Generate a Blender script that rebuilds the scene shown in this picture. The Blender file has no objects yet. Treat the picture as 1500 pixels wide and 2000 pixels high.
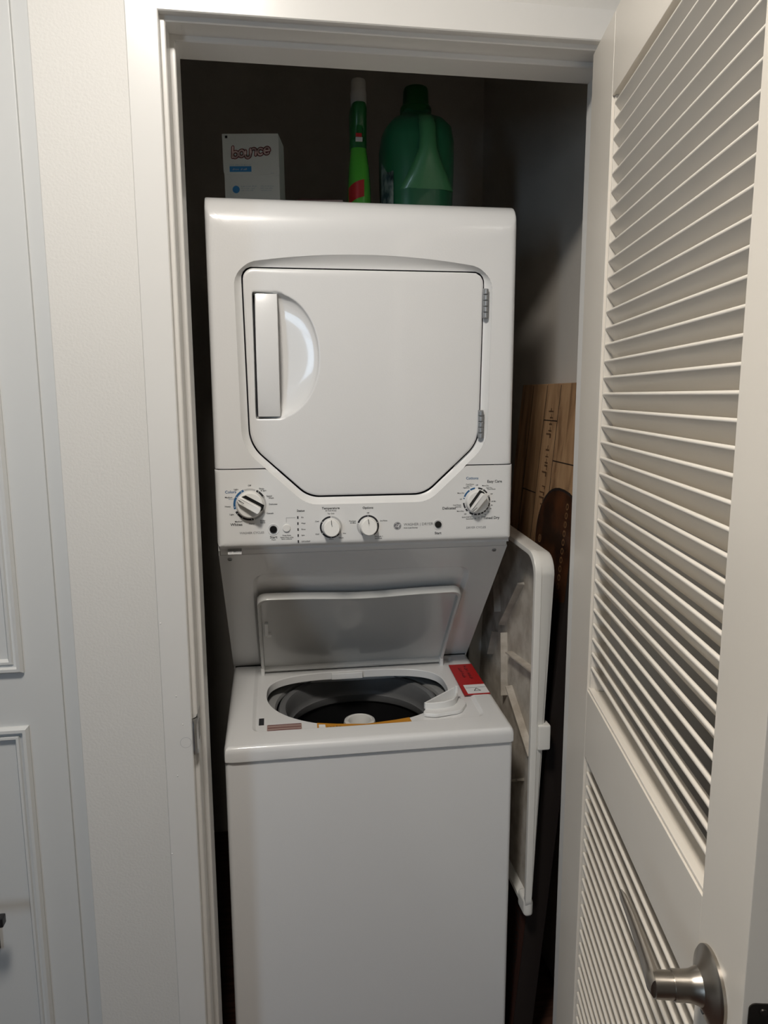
import bpy, bmesh, math, random
from math import sin, cos, pi, radians, sqrt, atan2, hypot
from mathutils import Vector, Matrix
random.seed(7)
S = bpy.context.scene
COL = S.collection

# ------------------------------------------------------------------ camera
YAW, PITCH, ROLL, FPX = .147, .1584, -.0038, 1419.5
cam_d = bpy.data.cameras.new('camera'); cam = bpy.data.objects.new('camera', cam_d); COL.objects.link(cam)
cam_d.sensor_fit = 'HORIZONTAL'; cam_d.sensor_width = 36.0
cam_d.lens = FPX / 1500 * 36.0; cam_d.clip_start = .02
fw = Vector((sin(YAW)*cos(PITCH), cos(YAW)*cos(PITCH), -sin(PITCH)))
rt = Vector((cos(YAW), -sin(YAW), 0)); up = rt.cross(fw)
r2 = cos(ROLL)*rt + sin(ROLL)*up; u2 = -sin(ROLL)*rt + cos(ROLL)*up
cm = Matrix((r2, u2, -fw)).transposed().to_4x4(); cm.translation = Vector((.1407, -1.232, 1.5274))
cam.matrix_world = cm
S.camera = cam

# ------------------------------------------------------------------ light
LAMP = (-.05, -.88, 2.58)
LAMP_POWER = 115.0
SKY_POWER = 11.0
W = bpy.data.worlds.new('world'); S.world = W; W.use_nodes = True
bg = W.node_tree.nodes['Background']; bg.inputs[0].default_value = (.62, .80, 1, 1); bg.inputs[1].default_value = SKY_POWER
S.view_settings.view_transform = 'Standard'; S.view_settings.look = 'None'
S.view_settings.gamma = 1; S.view_settings.use_curve_mapping = False
S.view_settings.exposure = 0.0
WIN = (-2.45, -1.85, -3.6, .9, 2.25)      # daylight window of the hall: x0, x1, y, z0, z1
pl = bpy.data.lights.new('window_portal', 'AREA'); pl.shape = 'RECTANGLE'; pl.size = WIN[1]-WIN[0]; pl.size_y = WIN[4]-WIN[3]
pl.cycles.is_portal = True
po = bpy.data.objects.new('window_portal', pl); COL.objects.link(po)
po.location = ((WIN[0]+WIN[1])/2, WIN[2]-.01, (WIN[3]+WIN[4])/2); po.rotation_euler = (radians(90), 0, 0)

# ------------------------------------------------------------------ materials
def mat(name, col, rough=.5, metal=0, coat=0, var=0, vscale=6, bump=0, bscale=200, trans=0, emit=None, estr=0, stretch=None, col2=None, spec=None, sss=0):
    m = bpy.data.materials.new(name); m.use_nodes = True; nt = m.node_tree
    b = nt.nodes['Principled BSDF']
    b.inputs['Base Color'].default_value = (*col, 1); b.inputs['Roughness'].default_value = rough
    b.inputs['Metallic'].default_value = metal; b.inputs['Coat Weight'].default_value = coat
    b.inputs['Coat Roughness'].default_value = .06
    b.inputs['Transmission Weight'].default_value = trans
    if spec is not None: b.inputs['Specular IOR Level'].default_value = spec
    if sss: b.inputs['Subsurface Weight'].default_value = sss; b.inputs['Subsurface Radius'].default_value = (.01, .02, .01)
    if emit: b.inputs['Emission Color'].default_value = (*emit, 1); b.inputs['Emission Strength'].default_value = estr
    tc = nt.nodes.new('ShaderNodeTexCoord'); mp = nt.nodes.new('ShaderNodeMapping')
    nt.links.new(tc.outputs['Object'], mp.inputs[0])
    if stretch: mp.inputs['Scale'].default_value = stretch
    if var or col2:
        n = nt.nodes.new('ShaderNodeTexNoise'); n.inputs['Scale'].default_value = vscale; n.inputs['Detail'].default_value = 5
        nt.links.new(mp.outputs[0], n.inputs[0])
        r = nt.nodes.new('ShaderNodeValToRGB')
        c2 = col2 if col2 else tuple(c*(1-var) for c in col)
        r.color_ramp.elements[0].color = (*c2, 1); r.color_ramp.elements[1].color = (*col, 1)
        r.color_ramp.elements[0].position = .38; r.color_ramp.elements[1].position = .62
        nt.links.new(n.outputs['Fac'], r.inputs[0]); nt.links.new(r.outputs[0], b.inputs['Base Color'])
    if bump:
        n2 = nt.nodes.new('ShaderNodeTexNoise'); n2.inputs['Scale'].default_value = bscale; n2.inputs['Detail'].default_value = 3
        nt.links.new(mp.outputs[0], n2.inputs[0])
        bp = nt.nodes.new('ShaderNodeBump'); bp.inputs['Strength'].default_value = bump; bp.inputs['Distance'].default_value = .002
        nt.links.new(n2.outputs['Fac'], bp.inputs['Height']); nt.links.new(bp.outputs[0], b.inputs['Normal'])
    return m
M = {}
M['wall'] = mat('orange_peel_wall_paint', (.73, .712, .675), .55, var=.02, vscale=3, bump=.2, bscale=240)
M['hallwall'] = mat('taupe_hall_paint', (.20, .185, .17), .6, bump=.2, bscale=170)
M['closet'] = mat('closet_wall_paint', (.64, .60, .545), .7, var=.04, vscale=3, bump=.2, bscale=150)
M['ceiling'] = mat('ceiling_paint', (.5, .49, .47), .8, bump=.1)
M['trim'] = mat('semi_gloss_trim_paint', (.77, .755, .725), .28, var=.015, vscale=8, bump=.05, bscale=60)
M['louver'] = mat('louver_door_paint', (.82, .765, .68), .34, var=.015, vscale=9, bump=.05, bscale=70)
M['paneldoor'] = mat('panel_door_paint', (.64, .645, .635), .5, bump=.04, bscale=60)
M['floor'] = mat('dark_wood_floor', (.09, .042, .028), .35, var=.5, vscale=14, stretch=(1, 9, 1))
M['enamel'] = mat('white_enamel', (.83, .83, .825), .30, coat=.6, bump=.06, bscale=420)
M['panelpl'] = mat('white_panel_plastic', (.82, .82, .81), .33, bump=.01, bscale=500)
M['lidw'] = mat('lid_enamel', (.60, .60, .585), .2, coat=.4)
M['knob'] = mat('knob_plastic', (.84, .83, .80), .3)
M['greyring'] = mat('grey_print', (.50, .50, .50), .5)
M['black'] = mat('black_print', (.02, .02, .024), .5)
M['blackpl'] = mat('black_button_plastic', (.012, .012, .012), .25)
M['greyprint'] = mat('grey_lettering', (.16, .16, .17), .5)
M['blue'] = mat('blue_print', (.02, .11, .26), .5)
M['white'] = mat('white_print', (.85, .85, .85), .5)
M['gap'] = mat('dark_gap_shade', (.03, .03, .04), .6)  # dark colour standing in for the shade inside the dryer door gap
M['hinge'] = mat('zinc_hinge', (.40, .41, .42), .4, metal=.7)
M['tubgrey'] = mat('grey_tub_plastic', (.30, .30, .295), .42, bump=.02)
M['tubring'] = mat('grey_balance_ring', (.17, .172, .175), .4)
M['basket'] = mat('dark_basket_steel', (.03, .03, .032), .4, metal=.6)
M['agit'] = mat('agitator_plastic', (.80, .79, .76), .35)
M['red'] = mat('red_sticker', (.44, .016, .016), .4)
M['amber'] = mat('amber_sticker', (.55, .24, .02), .45)
M['mauve'] = mat('mauve_sticker', (.36, .25, .22), .5)
M['paper'] = mat('white_paper', (.82, .82, .82), .55)
M['nickel'] = mat('satin_nickel', (.44, .40, .35), .3, metal=1, bump=.02, bscale=300)
M['steel'] = mat('strike_steel', (.5, .5, .49), .35, metal=1)
M['bronze'] = mat('dark_latch_plate', (.05, .045, .04), .4, metal=.8)
M['blackmetal'] = mat('black_lever_metal', (.010, .010, .011), .35)
M['tray'] = mat('white_tray_plastic', (.82, .80, .75), .32, bump=.02)
M['trayin'] = mat('dirty_tray_plastic', (.60, .55, .48), .5, col2=(.42, .37, .31), vscale=22, bump=.05, bscale=90)
M['cardboard'] = mat('kraft_card', (.30, .17, .09), .75, var=.2, vscale=9)
M['cartonblk'] = mat('carton_print_and_shade', (.018, .012, .010), .6)  # black carton print, also the shade painted on the carton's end
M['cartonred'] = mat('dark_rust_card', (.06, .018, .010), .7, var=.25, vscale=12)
M['boxw'] = mat('sheet_box_card', (.66, .72, .74), .5)
M['boxside'] = mat('sheet_box_side_card', (.50, .52, .50), .55)
M['lblue'] = mat('light_blue_print', (.045, .25, .60), .5)
M['bluegrey'] = mat('fine_print', (.22, .36, .50), .5)
M['pinkl'] = mat('pale_pink_logo', (.86, .68, .69), .5)
M['maroon'] = mat('maroon_logo', (.13, .006, .016), .5)
M['spraygreen'] = mat('lime_liquid_bottle', (.10, .48, .05), .16, coat=.6, sss=.2)
M['spraydark'] = mat('dark_green_sprayer', (.015, .12, .03), .3)
M['spraywhite'] = mat('white_nozzle', (.50, .49, .46), .4)
M['jug'] = mat('green_jug_plastic', (.022, .155, .068), .35, var=.1, vscale=8, coat=.2)
M['jughandle'] = mat('pale_green_jug_grip', (.065, .25, .10), .36, coat=.2)
M['cap'] = mat('dark_green_cap', (.008, .085, .015), .35)
M['packet'] = mat('dark_red_packet', (.02, .002, .003), .5)
M['lamp'] = mat('lamp_diffuser', (1, .9, .75), .5, emit=(1, .94, .86), estr=LAMP_POWER)
M['glass'] = None

def wood_mat():
    m = bpy.data.materials.new('wood_print_carton'); m.use_nodes = True; nt = m.node_tree; b = nt.nodes['Principled BSDF']
    b.inputs['Roughness'].default_value = .5
    tc = nt.nodes.new('ShaderNodeTexCoord'); mp = nt.nodes.new('ShaderNodeMapping'); mp.inputs['Scale'].default_value = (1, 1, .16)
    nt.links.new(tc.outputs['Object'], mp.inputs[0])
    n = nt.nodes.new('ShaderNodeTexNoise'); n.inputs['Scale'].default_value = 26; n.inputs['Detail'].default_value = 9; n.inputs['Distortion'].default_value = 1.2
    nt.links.new(mp.outputs[0], n.inputs[0])
    r = nt.nodes.new('ShaderNodeValToRGB'); e = r.color_ramp.elements
    e[0].position = .3; e[0].color = (.16, .085, .04, 1); e[1].position = .7; e[1].color = (.52, .33, .18, 1)
    x = e.new(.5); x.color = (.40, .24, .125, 1)
    nt.links.new(n.outputs['Fac'], r.inputs[0]); nt.links.new(r.outputs[0], b.inputs['Base Color'])
    return m
M['wood'] = wood_mat()

# ------------------------------------------------------------------ helpers
ORG = {}
def place(o, parent, origin):
    ORG[o.name] = Vector(origin)
    o.location = origin
    if parent is not None:
        o.parent = parent
        o.matrix_parent_inverse = Matrix.Translation(-ORG[parent.name])
def obj(name, verts, faces, m, parent=None, smooth=35, flip=None):
    me = bpy.data.meshes.new(name)
    vs = [Vector(v) for v in verts]
    lo = [min(v[i] for v in vs) for i in range(3)]; hi = [max(v[i] for v in vs) for i in range(3)]
    o0 = Vector(((lo[0]+hi[0])/2, (lo[1]+hi[1])/2, lo[2]))
    me.from_pydata([v-o0 for v in vs], [], faces)
    bm = bmesh.new(); bm.from_mesh(me)
    bmesh.ops.remove_doubles(bm, verts=bm.verts, dist=1e-6)
    bmesh.ops.recalc_face_normals(bm, faces=bm.faces)
    bm.to_mesh(me); bm.free()
    if smooth:
        me.polygons.foreach_set('use_smooth', [True]*len(me.polygons)); me.set_sharp_from_angle(angle=radians(smooth))
    me.materials.append(M[m] if isinstance(m, str) else m)
    o = bpy.data.objects.new(name, me); COL.objects.link(o)
    if smooth:
        w = o.modifiers.new('weighted_normal', 'WEIGHTED_NORMAL'); w.keep_sharp = True; w.weight = 90
    place(o, parent, o0)
    return o
def empty(name, loc):
    o = bpy.data.objects.new(name, None); COL.objects.link(o); o.empty_display_size = .05
    place(o, None, Vector(loc)); return o
def tag(o, label=None, cat=None, group=None, kind=None):
    if label: o['label'] = label
    if cat: o['category'] = cat
    if group: o['group'] = group
    if kind: o['kind'] = kind
    return o
class MB:
    def __init__(s): s.v = []; s.f = []
    def add(s, v, f, T=None):
        k = len(s.v); s.v += [tuple(T @ Vector(p)) if T else tuple(p) for p in v]; s.f += [tuple(i+k for i in q) for q in f]; return s
    def box(s, x0, x1, y0, y1, z0, z1, bev=0, T=None, seg=2):
        bm = bmesh.new(); bmesh.ops.create_cube(bm, size=1)
        for v in bm.verts: v.co = Vector((x0+(v.co.x+.5)*(x1-x0), y0+(v.co.y+.5)*(y1-y0), z0+(v.co.z+.5)*(z1-z0)))
        if bev: bmesh.ops.bevel(bm, geom=bm.edges[:], offset=bev, segments=seg, profile=.5, affect='EDGES', clamp_overlap=True)
        bm.verts.index_update(); s.add([v.co.copy() for v in bm.verts], [[v.index for v in f.verts] for f in bm.faces], T); bm.free(); return s
    def lathe(s, prof, n=32, T=None, a0=0, a1=2*pi):
        full = abs(a1-a0-2*pi) < 1e-6; m = n if full else n+1
        v = []; f = []
        for r, z in prof:
            for i in range(m):
                a = a0+(a1-a0)*i/n; v.append((r*cos(a), r*sin(a), z))
        for j in range(len(prof)-1):
            for i in range(n):
                i2 = (i+1) % m; f.append((j*m+i, j*m+i2, (j+1)*m+i2, (j+1)*m+i))
        return s.add(v, f, T)
    def tube(s, pts, rad, n=12, T=None, cap=True):
        pts = [Vector(p) for p in pts]; v = []; f = []
        for k, p in enumerate(pts):
            t = (pts[min(k+1, len(pts)-1)]-pts[max(k-1, 0)]).normalized()
            a = t.cross(Vector((0, 0, 1))); a = a.normalized() if a.length > 1e-4 else Vector((1, 0, 0)); b = t.cross(a)
            r = rad[k] if isinstance(rad, (list, tuple)) else rad
            for i in range(n): v.append(p+a*cos(2*pi*i/n)*r+b*sin(2*pi*i/n)*r)
        for k in range(len(pts)-1):
            for i in range(n): f.append((k*n+i, k*n+(i+1) % n, (k+1)*n+(i+1) % n, (k+1)*n+i))
        if cap: f += [tuple(range(n)), tuple(range((len(pts)-1)*n, len(pts)*n))]
        return s.add(v, f, T)
    def prism(s, poly, h, T=None):       # poly in local xy, extruded 0..h in z
        n = len(poly); v = [(x, y, 0) for x, y in poly]+[(x, y, h) for x, y in poly]
        f = [tuple(range(n)), tuple(range(n, 2*n))]+[(i, (i+1) % n, n+(i+1) % n, n+i) for i in range(n)]
        return s.add(v, f, T)
    def build(s, name, m, parent=None, smooth=35): return obj(name, s.v, s.f, m, parent, smooth)
def loops(L, close_last=False, close_first=False):
    n = len(L[0]); v = [p for l in L for p in l]; f = []
    for k in range(len(L)-1):
        for i in range(n): f.append((k*n+i, k*n+(i+1) % n, (k+1)*n+(i+1) % n, (k+1)*n+i))
    if close_last: f.append(tuple(range((len(L)-1)*n, len(L)*n)))
    if close_first: f.append(tuple(range(n)))
    return v, f
def openloops(L):
    n = len(L[0]); v = [p for l in L for p in l]; f = []
    for k in range(len(L)-1):
        for i in range(n-1): f.append((k*n+i, k*n+i+1, (k+1)*n+i+1, (k+1)*n+i))
    return v, f
def rpoly(pts, rads, seg=10):
    out = []; n = len(pts)
    for i in range(n):
        p = Vector(pts[i]); a = Vector(pts[i-1]); b = Vector(pts[(i+1) % n]); r = rads[i] if isinstance(rads, (list, tuple)) else rads
        if r <= 0: out.append((p.x, p.y)); continue
        da = (a-p).normalized(); db = (b-p).normalized(); ang = da.angle(db); d = r/math.tan(ang/2)
        d = min(d, (a-p).length*.49, (b-p).length*.49); r_ = d*math.tan(ang/2)
        c = p+(da+db).normalized()*(r_/sin(ang/2)); s = p+da*d; e = p+db*d
        t0 = atan2(s.y-c.y, s.x-c.x); t1 = atan2(e.y-c.y, e.x-c.x); dt = (t1-t0+pi) % (2*pi)-pi
        for k in range(seg+1): out.append((c.x+r_*cos(t0+dt*k/seg), c.y+r_*sin(t0+dt*k/seg)))
    return out
def rad(poly, c, th):
    dx, dy = cos(th), sin(th); best = 0; n = len(poly)
    for i in range(n):
        x1, y1 = poly[i][0]-c[0], poly[i][1]-c[1]; x2, y2 = poly[(i+1) % n][0]-c[0], poly[(i+1) % n][1]-c[1]
        ex, ey = x2-x1, y2-y1; den = dx*ey-dy*ex
        if abs(den) < 1e-12: continue
        t = (x1*ey-y1*ex)/den; u = (x1*dy-y1*dx)/den
        if t > 0 and -1e-7 <= u <= 1+1e-7: best = max(best, t)
    return best
def text_mesh(mb, s, size, T, align='CENTER', bold=0, shear=0, spacing=1.0):
    cu = bpy.data.curves.new('t', 'FONT'); cu.body = s; cu.size = size; cu.align_x = align; cu.align_y = 'CENTER'
    cu.offset = bold; cu.shear = shear; cu.space_character = spacing; cu.resolution_u = 2
    o = bpy.data.objects.new('t', cu); COL.objects.link(o)
    me = bpy.data.meshes.new_from_object(o.evaluated_get(bpy.context.evaluated_depsgraph_get()))
    mb.add([v.co for v in me.vertices], [tuple(p.vertices) for p in me.polygons], T)
    bpy.data.objects.remove(o); bpy.data.curves.remove(cu); bpy.data.meshes.remove(me)
def scribble(mb, w, h, T, words=3, align=0):      # print too small to read in the photograph
    x = -w/2 if align == 0 else 0; n = words*6; step = w/n
    for k in range(n):
        if k % 6 == 5: x += step; continue
        hh = h*random.choice((.62, .62, .7, 1.0)); ww = step*random.uniform(.5, .85)
        for a, b in (((0, ww*.3), (0, hh)), ((0, ww), (hh*.4, hh*.55))) if random.random() < .6 else (((0, ww), (0, hh*.25)), ((ww*.65, ww), (0, hh))):
            mb.add([(x+a[0], b[0]-h/2, 0), (x+a[1], b[0]-h/2, 0), (x+a[1], b[1]-h/2, 0), (x+a[0], b[1]-h/2, 0)], [(0, 1, 2, 3)], T)
        x += step
def front(x, y, z, rot=0):       # local xy -> world x z plane facing the viewer (-y); local +z -> -y
    return Matrix.Translation((x, y, z)) @ Matrix(((1, 0, 0, 0), (0, 0, -1, 0), (0, 1, 0, 0), (0, 0, 0, 1))) @ Matrix.Rotation(rot, 4, 'Z')
def disc(n=28, r=1.0, r0=0, a0=0, a1=2*pi):
    if r0 <= 0: return [(r*cos(2*pi*i/n), r*sin(2*pi*i/n), 0) for i in range(n)], [tuple(range(n))]
    v = []; f = []; 
    for i in range(n+1):
        a = a0+(a1-a0)*i/n; v += [(r*cos(a), r*sin(a), 0), (r0*cos(a), r0*sin(a), 0)]
    f = [(2*i, 2*i+2, 2*i+3, 2*i+1) for i in range(n)]
    return v, f

# ------------------------------------------------------------------ room shell
OW, OH = .716, 2.083                    # clear door opening
CX0, CX1, CY1, CZ = -.14, .83, 1.2, 2.60  # closet
HX0, HX1, HY0, HZ = -2.9, 1.02, -3.6, 2.61
FO = .065
def struct(o): o['kind'] = 'structure'; return o
# front wall with the closet opening and the opening of the side-by-side panel door
DL, DR, DH = -1.02, -.203, 2.2
mb = MB()
mb.box(DR, -FO, 0, .11, 0, DH, .002); mb.box(DR, OW+FO, 0, .11, DH, HZ); mb.box(-FO, OW+FO, 0, .11, OH+FO, DH)
mb.box(OW+FO, HX1, 0, .11, 0, HZ); mb.box(HX0, DL, 0, .11, 0, HZ); mb.box(DL, DR, 0, .11, DH, HZ)
struct(mb.build('wall_front', 'wall', smooth=30))
struct(MB().box(HX0-.1, HX0, HY0-.1, .11, 0, HZ).build('wall_left', 'hallwall', smooth=0))
struct(MB().box(HX1, HX1+.1, HY0-.1, .11, 0, HZ).build('wall_right', 'wall', smooth=0))
mb = MB()
mb.box(HX0, WIN[0], HY0-.12, HY0, 0, HZ); mb.box(WIN[1], HX1, HY0-.12, HY0, 0, HZ); mb.box(WIN[0], WIN[1], HY0-.12, HY0, 0, WIN[3]); mb.box(WIN[0], WIN[1], HY0-.12, HY0, WIN[4], HZ)
struct(mb.build('wall_back', 'hallwall', smooth=0))
w1 = struct(empty('window_1', ((WIN[0]+WIN[1])/2, HY0, WIN[3])))
mb = MB(); t = .05
mb.box(WIN[0], WIN[1], HY0-.08, HY0-.03, WIN[3], WIN[3]+t); mb.box(WIN[0], WIN[1], HY0-.08, HY0-.03, WIN[4]-t, WIN[4])
mb.box(WIN[0], WIN[0]+t, HY0-.08, HY0-.03, WIN[3], WIN[4]); mb.box(WIN[1]-t, WIN[1], HY0-.08, HY0-.03, WIN[3], WIN[4])
mb.box(WIN[0], WIN[1], HY0-.08, HY0-.03, 1.5, 1.54)
mb.build('window_frame', 'trim', w1, 0)
struct(MB().box(HX0-.1, HX1+.1, HY0-.1, CY1+.1, -.1, 0).build('floor', 'floor', smooth=0))
struct(MB().box(HX0-.1, HX1+.1, HY0-.1, .11, HZ, HZ+.1).build('ceiling', 'ceiling', smooth=0))
# closet shell
struct(MB().box(CX0-.1, CX1+.1, CY1, CY1+.1, 0, CZ).build('wall_closet_back', 'closet', smooth=0))
struct(MB().box(CX0-.1, CX0, .11, CY1, 0, CZ).build('wall_closet_left', 'closet', smooth=0))
struct(MB().box(CX1, CX1+.1, .11, CY1, 0, CZ).build('wall_closet_right', 'closet', smooth=0))
struct(MB().box(CX0-.1, CX1+.1, .11, CY1+.1, CZ, CZ+.1).build('ceiling_closet', 'closet', smooth=0))
mb = MB(); mb.box(CX0, -FO, .11, .118, 0, CZ); mb.box(OW+FO, CX1, .11, .118, 0, CZ); mb.box(-FO, OW+FO, .11, .118, OH+FO, CZ)
struct(mb.build('wall_closet_front', 'closet', smooth=0))
# door frame: stepped painted profile, o = outwards from the opening, v = depth
e = .0016
PR = [(FO, .006), (FO, -.0012), (FO-.0008, -.002), (.017+e, -.002), (.017, -.002+e), (.017, .012), (.0165, .013), (.009+e, .013), (.009, .013+e),
      (.009, .054), (.0085, .055), (e, .055), (0, .055+e), (0, .118), (FO, .118)]
def jamb(name, f0, f1):
    L0 = [f0(o, v) for o, v in PR]; L1 = [f1(o, v) for o, v in PR]; n = len(PR)
    f = [(i, (i+1) % n, n+(i+1) % n, n+i) for i in range(n)]+[tuple(range(n)), tuple(range(n, 2*n))]
    return struct(obj(name, L0+L1, f, 'trim', None, 20))
j1 = jamb('trim_1', lambda o, v: (-o, v, 0), lambda o, v: (-o, v, OH+o))
jamb('trim_2', lambda o, v: (-o, v, OH+o), lambda o, v: (OW+o, v, OH+o))
jamb('trim_3', lambda o, v: (OW+o, v, 0), lambda o, v: (OW+o, v, OH+o))
# strike plate in the left jamb rabbet with its curved lip over the edge
mb = MB(); mb.box(-.0105, -.0085, .008, .05, .905, .975, .0006)
Z0, ZC = .905, .94
n = 14; L = []
for i in range(n+1):
    a = -pi/2+pi*i/n; z = ZC+.033*sin(a); w = .010*cos(a)+.0006
    L.append([(-.0078, .012, z), (-.0078, .004, z), (-.0095, .002-w*.5, z), (-.0135, -.003-w*.25, z), (-.016, -.0045, z), (-.0165, -.0025, z), (-.0105, .006, z), (-.0105, .012, z)])
v, f = openloops(L); mb.add(v, f)
for x, z in ((-.0327, .9638), (-.0458, .8691), (-.0625, .7206), (-.0415, 1.0162), (-.061, 1.1477)): MB().lathe([(0, .0011), (.0009, .0008), (.0014, 0)], 10, front(x, -.002, z)).build('paint_blob', 'trim', j1)
MB().add(*disc(28, .0098, .0092), front(-.0290, -.0022, .9300)).build('filled_hole_ring', 'greyring', j1, 0)
sp = mb.build('strike_plate', 'steel', j1)
MB().box(-.0084, -.0080, .018, .036, .925, .957).build('latch_hole', 'blackpl', sp, 0)

# ------------------------------------------------------------------ ceiling lamp (out of frame, it lights the hall)
lamp = empty('ceiling_lamp', (LAMP[0], LAMP[1], LAMP[2]-.02))
MB().lathe([(0, .03), (.15, .03), (.16, .02), (.16, -.005), (.15, -.01), (.142, -.01)], 40, Matrix.Translation(LAMP)).build('rim', 'trim', lamp)
MB().lathe([(.142, -.009), (.12, -.014), (.07, -.018), (.001, -.020)], 40, Matrix.Translation(LAMP)).build('diffuser', 'lamp', lamp)
tag(lamp, 'round flush ceiling lamp with a warm glowing diffuser above the hall', 'lamp')

# ------------------------------------------------------------------ panel door at the far left
YD = .020
d2 = struct(empty('door_2', ((DL+DR)/2, YD, 0)))
MB().box(DL+.006, DR-.0300, YD, YD+.035, .01, DH-.01, .003).build('door_slab', 'paneldoor', d2)
MB().box(DR-.0300, DR, YD+.005, YD+.06, 0, DH, 0).build('hinge_jamb', 'paneldoor', d2)
def moulding(x0, x1, z0, z1, y):
    prof = [(0, .0), (.0, -.004), (.004, -.0095), (.009, -.010), (.011, -.0045), (.015, -.0035), (.017, -.007), (.021, -.0075), (.025, 0)]
    L = []
    for o, dy in prof: L.append([(x0+o, y+dy, z0+o), (x1-o, y+dy, z0+o), (x1-o, y+dy, z1-o), (x0+o, y+dy, z1-o)])
    return loops(L)
for z0, z1 in ((1.067, 2.05), (.16, .971)):
    v, f = moulding(DL+.1, -.2915, z0, z1, YD+.0005); obj('panel_moulding', v, f, 'paneldoor', d2, 25)
hd = MB().lathe([(0, 0), (.0, .008), (.024, .008), (.026, .006), (.026, 0)], 28, front(-.445, YD, .646)); hd.tube([(-.445, YD, .646), (-.445, YD-.05, .646)], .009)
lv = hd.build('lever_handle', 'blackmetal', d2)
MB().box(-.46, -.339, YD-.062, YD-.046, .638, .655, .002).build('lever_arm', 'blackmetal', lv)
MB().box(-.422, -.3698, YD-.012, YD, .554, .605, .003).build('lock_plate', 'blackmetal', d2)

# ------------------------------------------------------------------ louvered closet door, hinged on the right jamb, swung into the hall
HX, HY, DA = .6837, .0237, 1.3704
dd = Vector((-cos(DA), -sin(DA), 0)); dn = Vector((-sin(DA), cos(DA), 0))   # along the door from hinge; normal of the face seen
LW, LT, ZT = .7626, .035, 2.0905
def DT(): # local (s, depth behind the face, z) -> world
    return Matrix(((dd.x, -dn.x, 0, HX), (dd.y, -dn.y, 0, HY), (0, 0, 1, 0), (0, 0, 0, 1)))
T = DT()
d1 = struct(empty('door_1', T @ Vector((LW/2, LT/2, .012))))
s1, s2, zut, zub, zlt, zlb = .1425, .6628, 1.9718, 1.0296, .9098, .255
for a, b in ((0, s1), (s2, LW)): MB().box(a, b, 0, LT, .012, ZT, .0015, T).build('stile', 'louver', d1)
for a, b in ((zut, ZT), (zlt, zub), (.012, zlb)): MB().box(s1+.0003, s2-.0003, .0003, LT-.0003, a, b, .001, T).build('rail', 'louver', d1)
# slim sill strip along the top of the lock rail
MB().box(s1, s2, .0025, .0125, zub, zub+.005, .0015, T).build('sill_bead', 'louver', d1)
MB().box(s1, s1+.006, .004, LT-.004, zub, zut, .001, T).build('edge_bead', 'louver', d1)
MB().box(s1, s1+.006, .004, LT-.004, zlb, zlt, .001, T).build('edge_bead', 'louver', d1)
slat_me = None
def slat_mesh():
    mb = MB(); Ls = s2-s1-.008
    th, de, dr = .0056, .0245, .0305            # thickness, depth, drop
    c = [(.006, 0), (.006+de, -dr)]; L = hypot(de, dr); ax, az = de/L, -dr/L; nx, nz = -az, ax
    P = []
    for k in range(7):
        a = pi/2+pi*k/6; P.append((c[0][0]+(cos(a)*ax+sin(a)*nx)*th/2, c[0][1]+(cos(a)*az+sin(a)*nz)*th/2))
    for k in range(7):
        a = -pi/2+pi*k/6; P.append((c[1][0]+(cos(a)*ax+sin(a)*nx)*th/2, c[1][1]+(cos(a)*az+sin(a)*nz)*th/2))
    n = len(P); v = [(-Ls/2, p, q) for p, q in P]+[(Ls/2, p, q) for p, q in P]
    f = [(i, (i+1) % n, n+(i+1) % n, n+i) for i in range(n)]+[tuple(range(n)), tuple(range(n, 2*n))]
    return v, f
sv, sf = slat_mesh(); R3 = T.to_3x3()
def add_slat(z):
    global slat_me
    o0 = T @ Vector(((s1+.006+s2)/2, 0, z))
    if slat_me is None:
        o = obj('slat', [R3 @ Vector(p)+o0 for p in sv], sf, 'louver', d1, 40); slat_me = (o, ORG[o.name]-o0)
    else:
        o = slat_me[0].copy(); COL.objects.link(o); o.parent = None; place(o, d1, o0+slat_me[1])
k = 0
while 1.9610-.0254*k > zub+.018:
    add_slat(1.9610-.0254*k-.0006); k += 1
k = 0
while .9068-.0254*k > zlb+.012:
    add_slat(.9068-.0254*k-.0006); k += 1
# lever handle
hz, hs = .961, .700
lh = MB()
TL = T @ Matrix.Translation((hs, 0, hz)) @ Matrix(((1, 0, 0, 0), (0, 0, -1, 0), (0, 1, 0, 0), (0, 0, 0, 1)))   # local z -> out of face
lh.lathe([(0, .0), (.0365, .0), (.0365, .003), (.034, .0055), (.026, .008), (.0175, .013), (.0148, .020), (.0142, .026), (.0142, .038), (0, .038)], 40, TL)
lo = lh.build('lever_rose', 'nickel', d1)
lv = MB()
lv.tube([(0, 0, .037), (0, 0, .045), (0, 0, .056)], [.0128, .0128, .0124], 24, TL)
# arm: flat blade bending off the neck towards the hinge side
L = []
for i in range(15):
    t = i/14; x = .006-.126*t; zc = .0555-.010*t+.010*t*t
    hgt = (.0130*(1-t)+.0062*t)*(.75 if i == 0 else 1); thk = (.0072*(1-t)+.0036*t)*(.6 if i == 0 else 1); yy = .010*sin(t*pi*.5)*t
    if i == 14: hgt *= .6; thk *= .6
    L.append([(x, yy+hgt*cos(a)*1.0, zc+thk*sin(a)) for a in [2*pi*q/16 for q in range(16)]])
v, f = loops(L, True, True); lv.add(v, f, TL)
lv.build('lever_arm', 'nickel', lo)
MB().lathe([(0, .0001), (.004, .0001), (.004, .0012), (0, .0012)], 12, TL @ Matrix.Translation((.004, -.022, .0085))).build('set_screw_hole', 'blackpl', lo)
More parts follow.
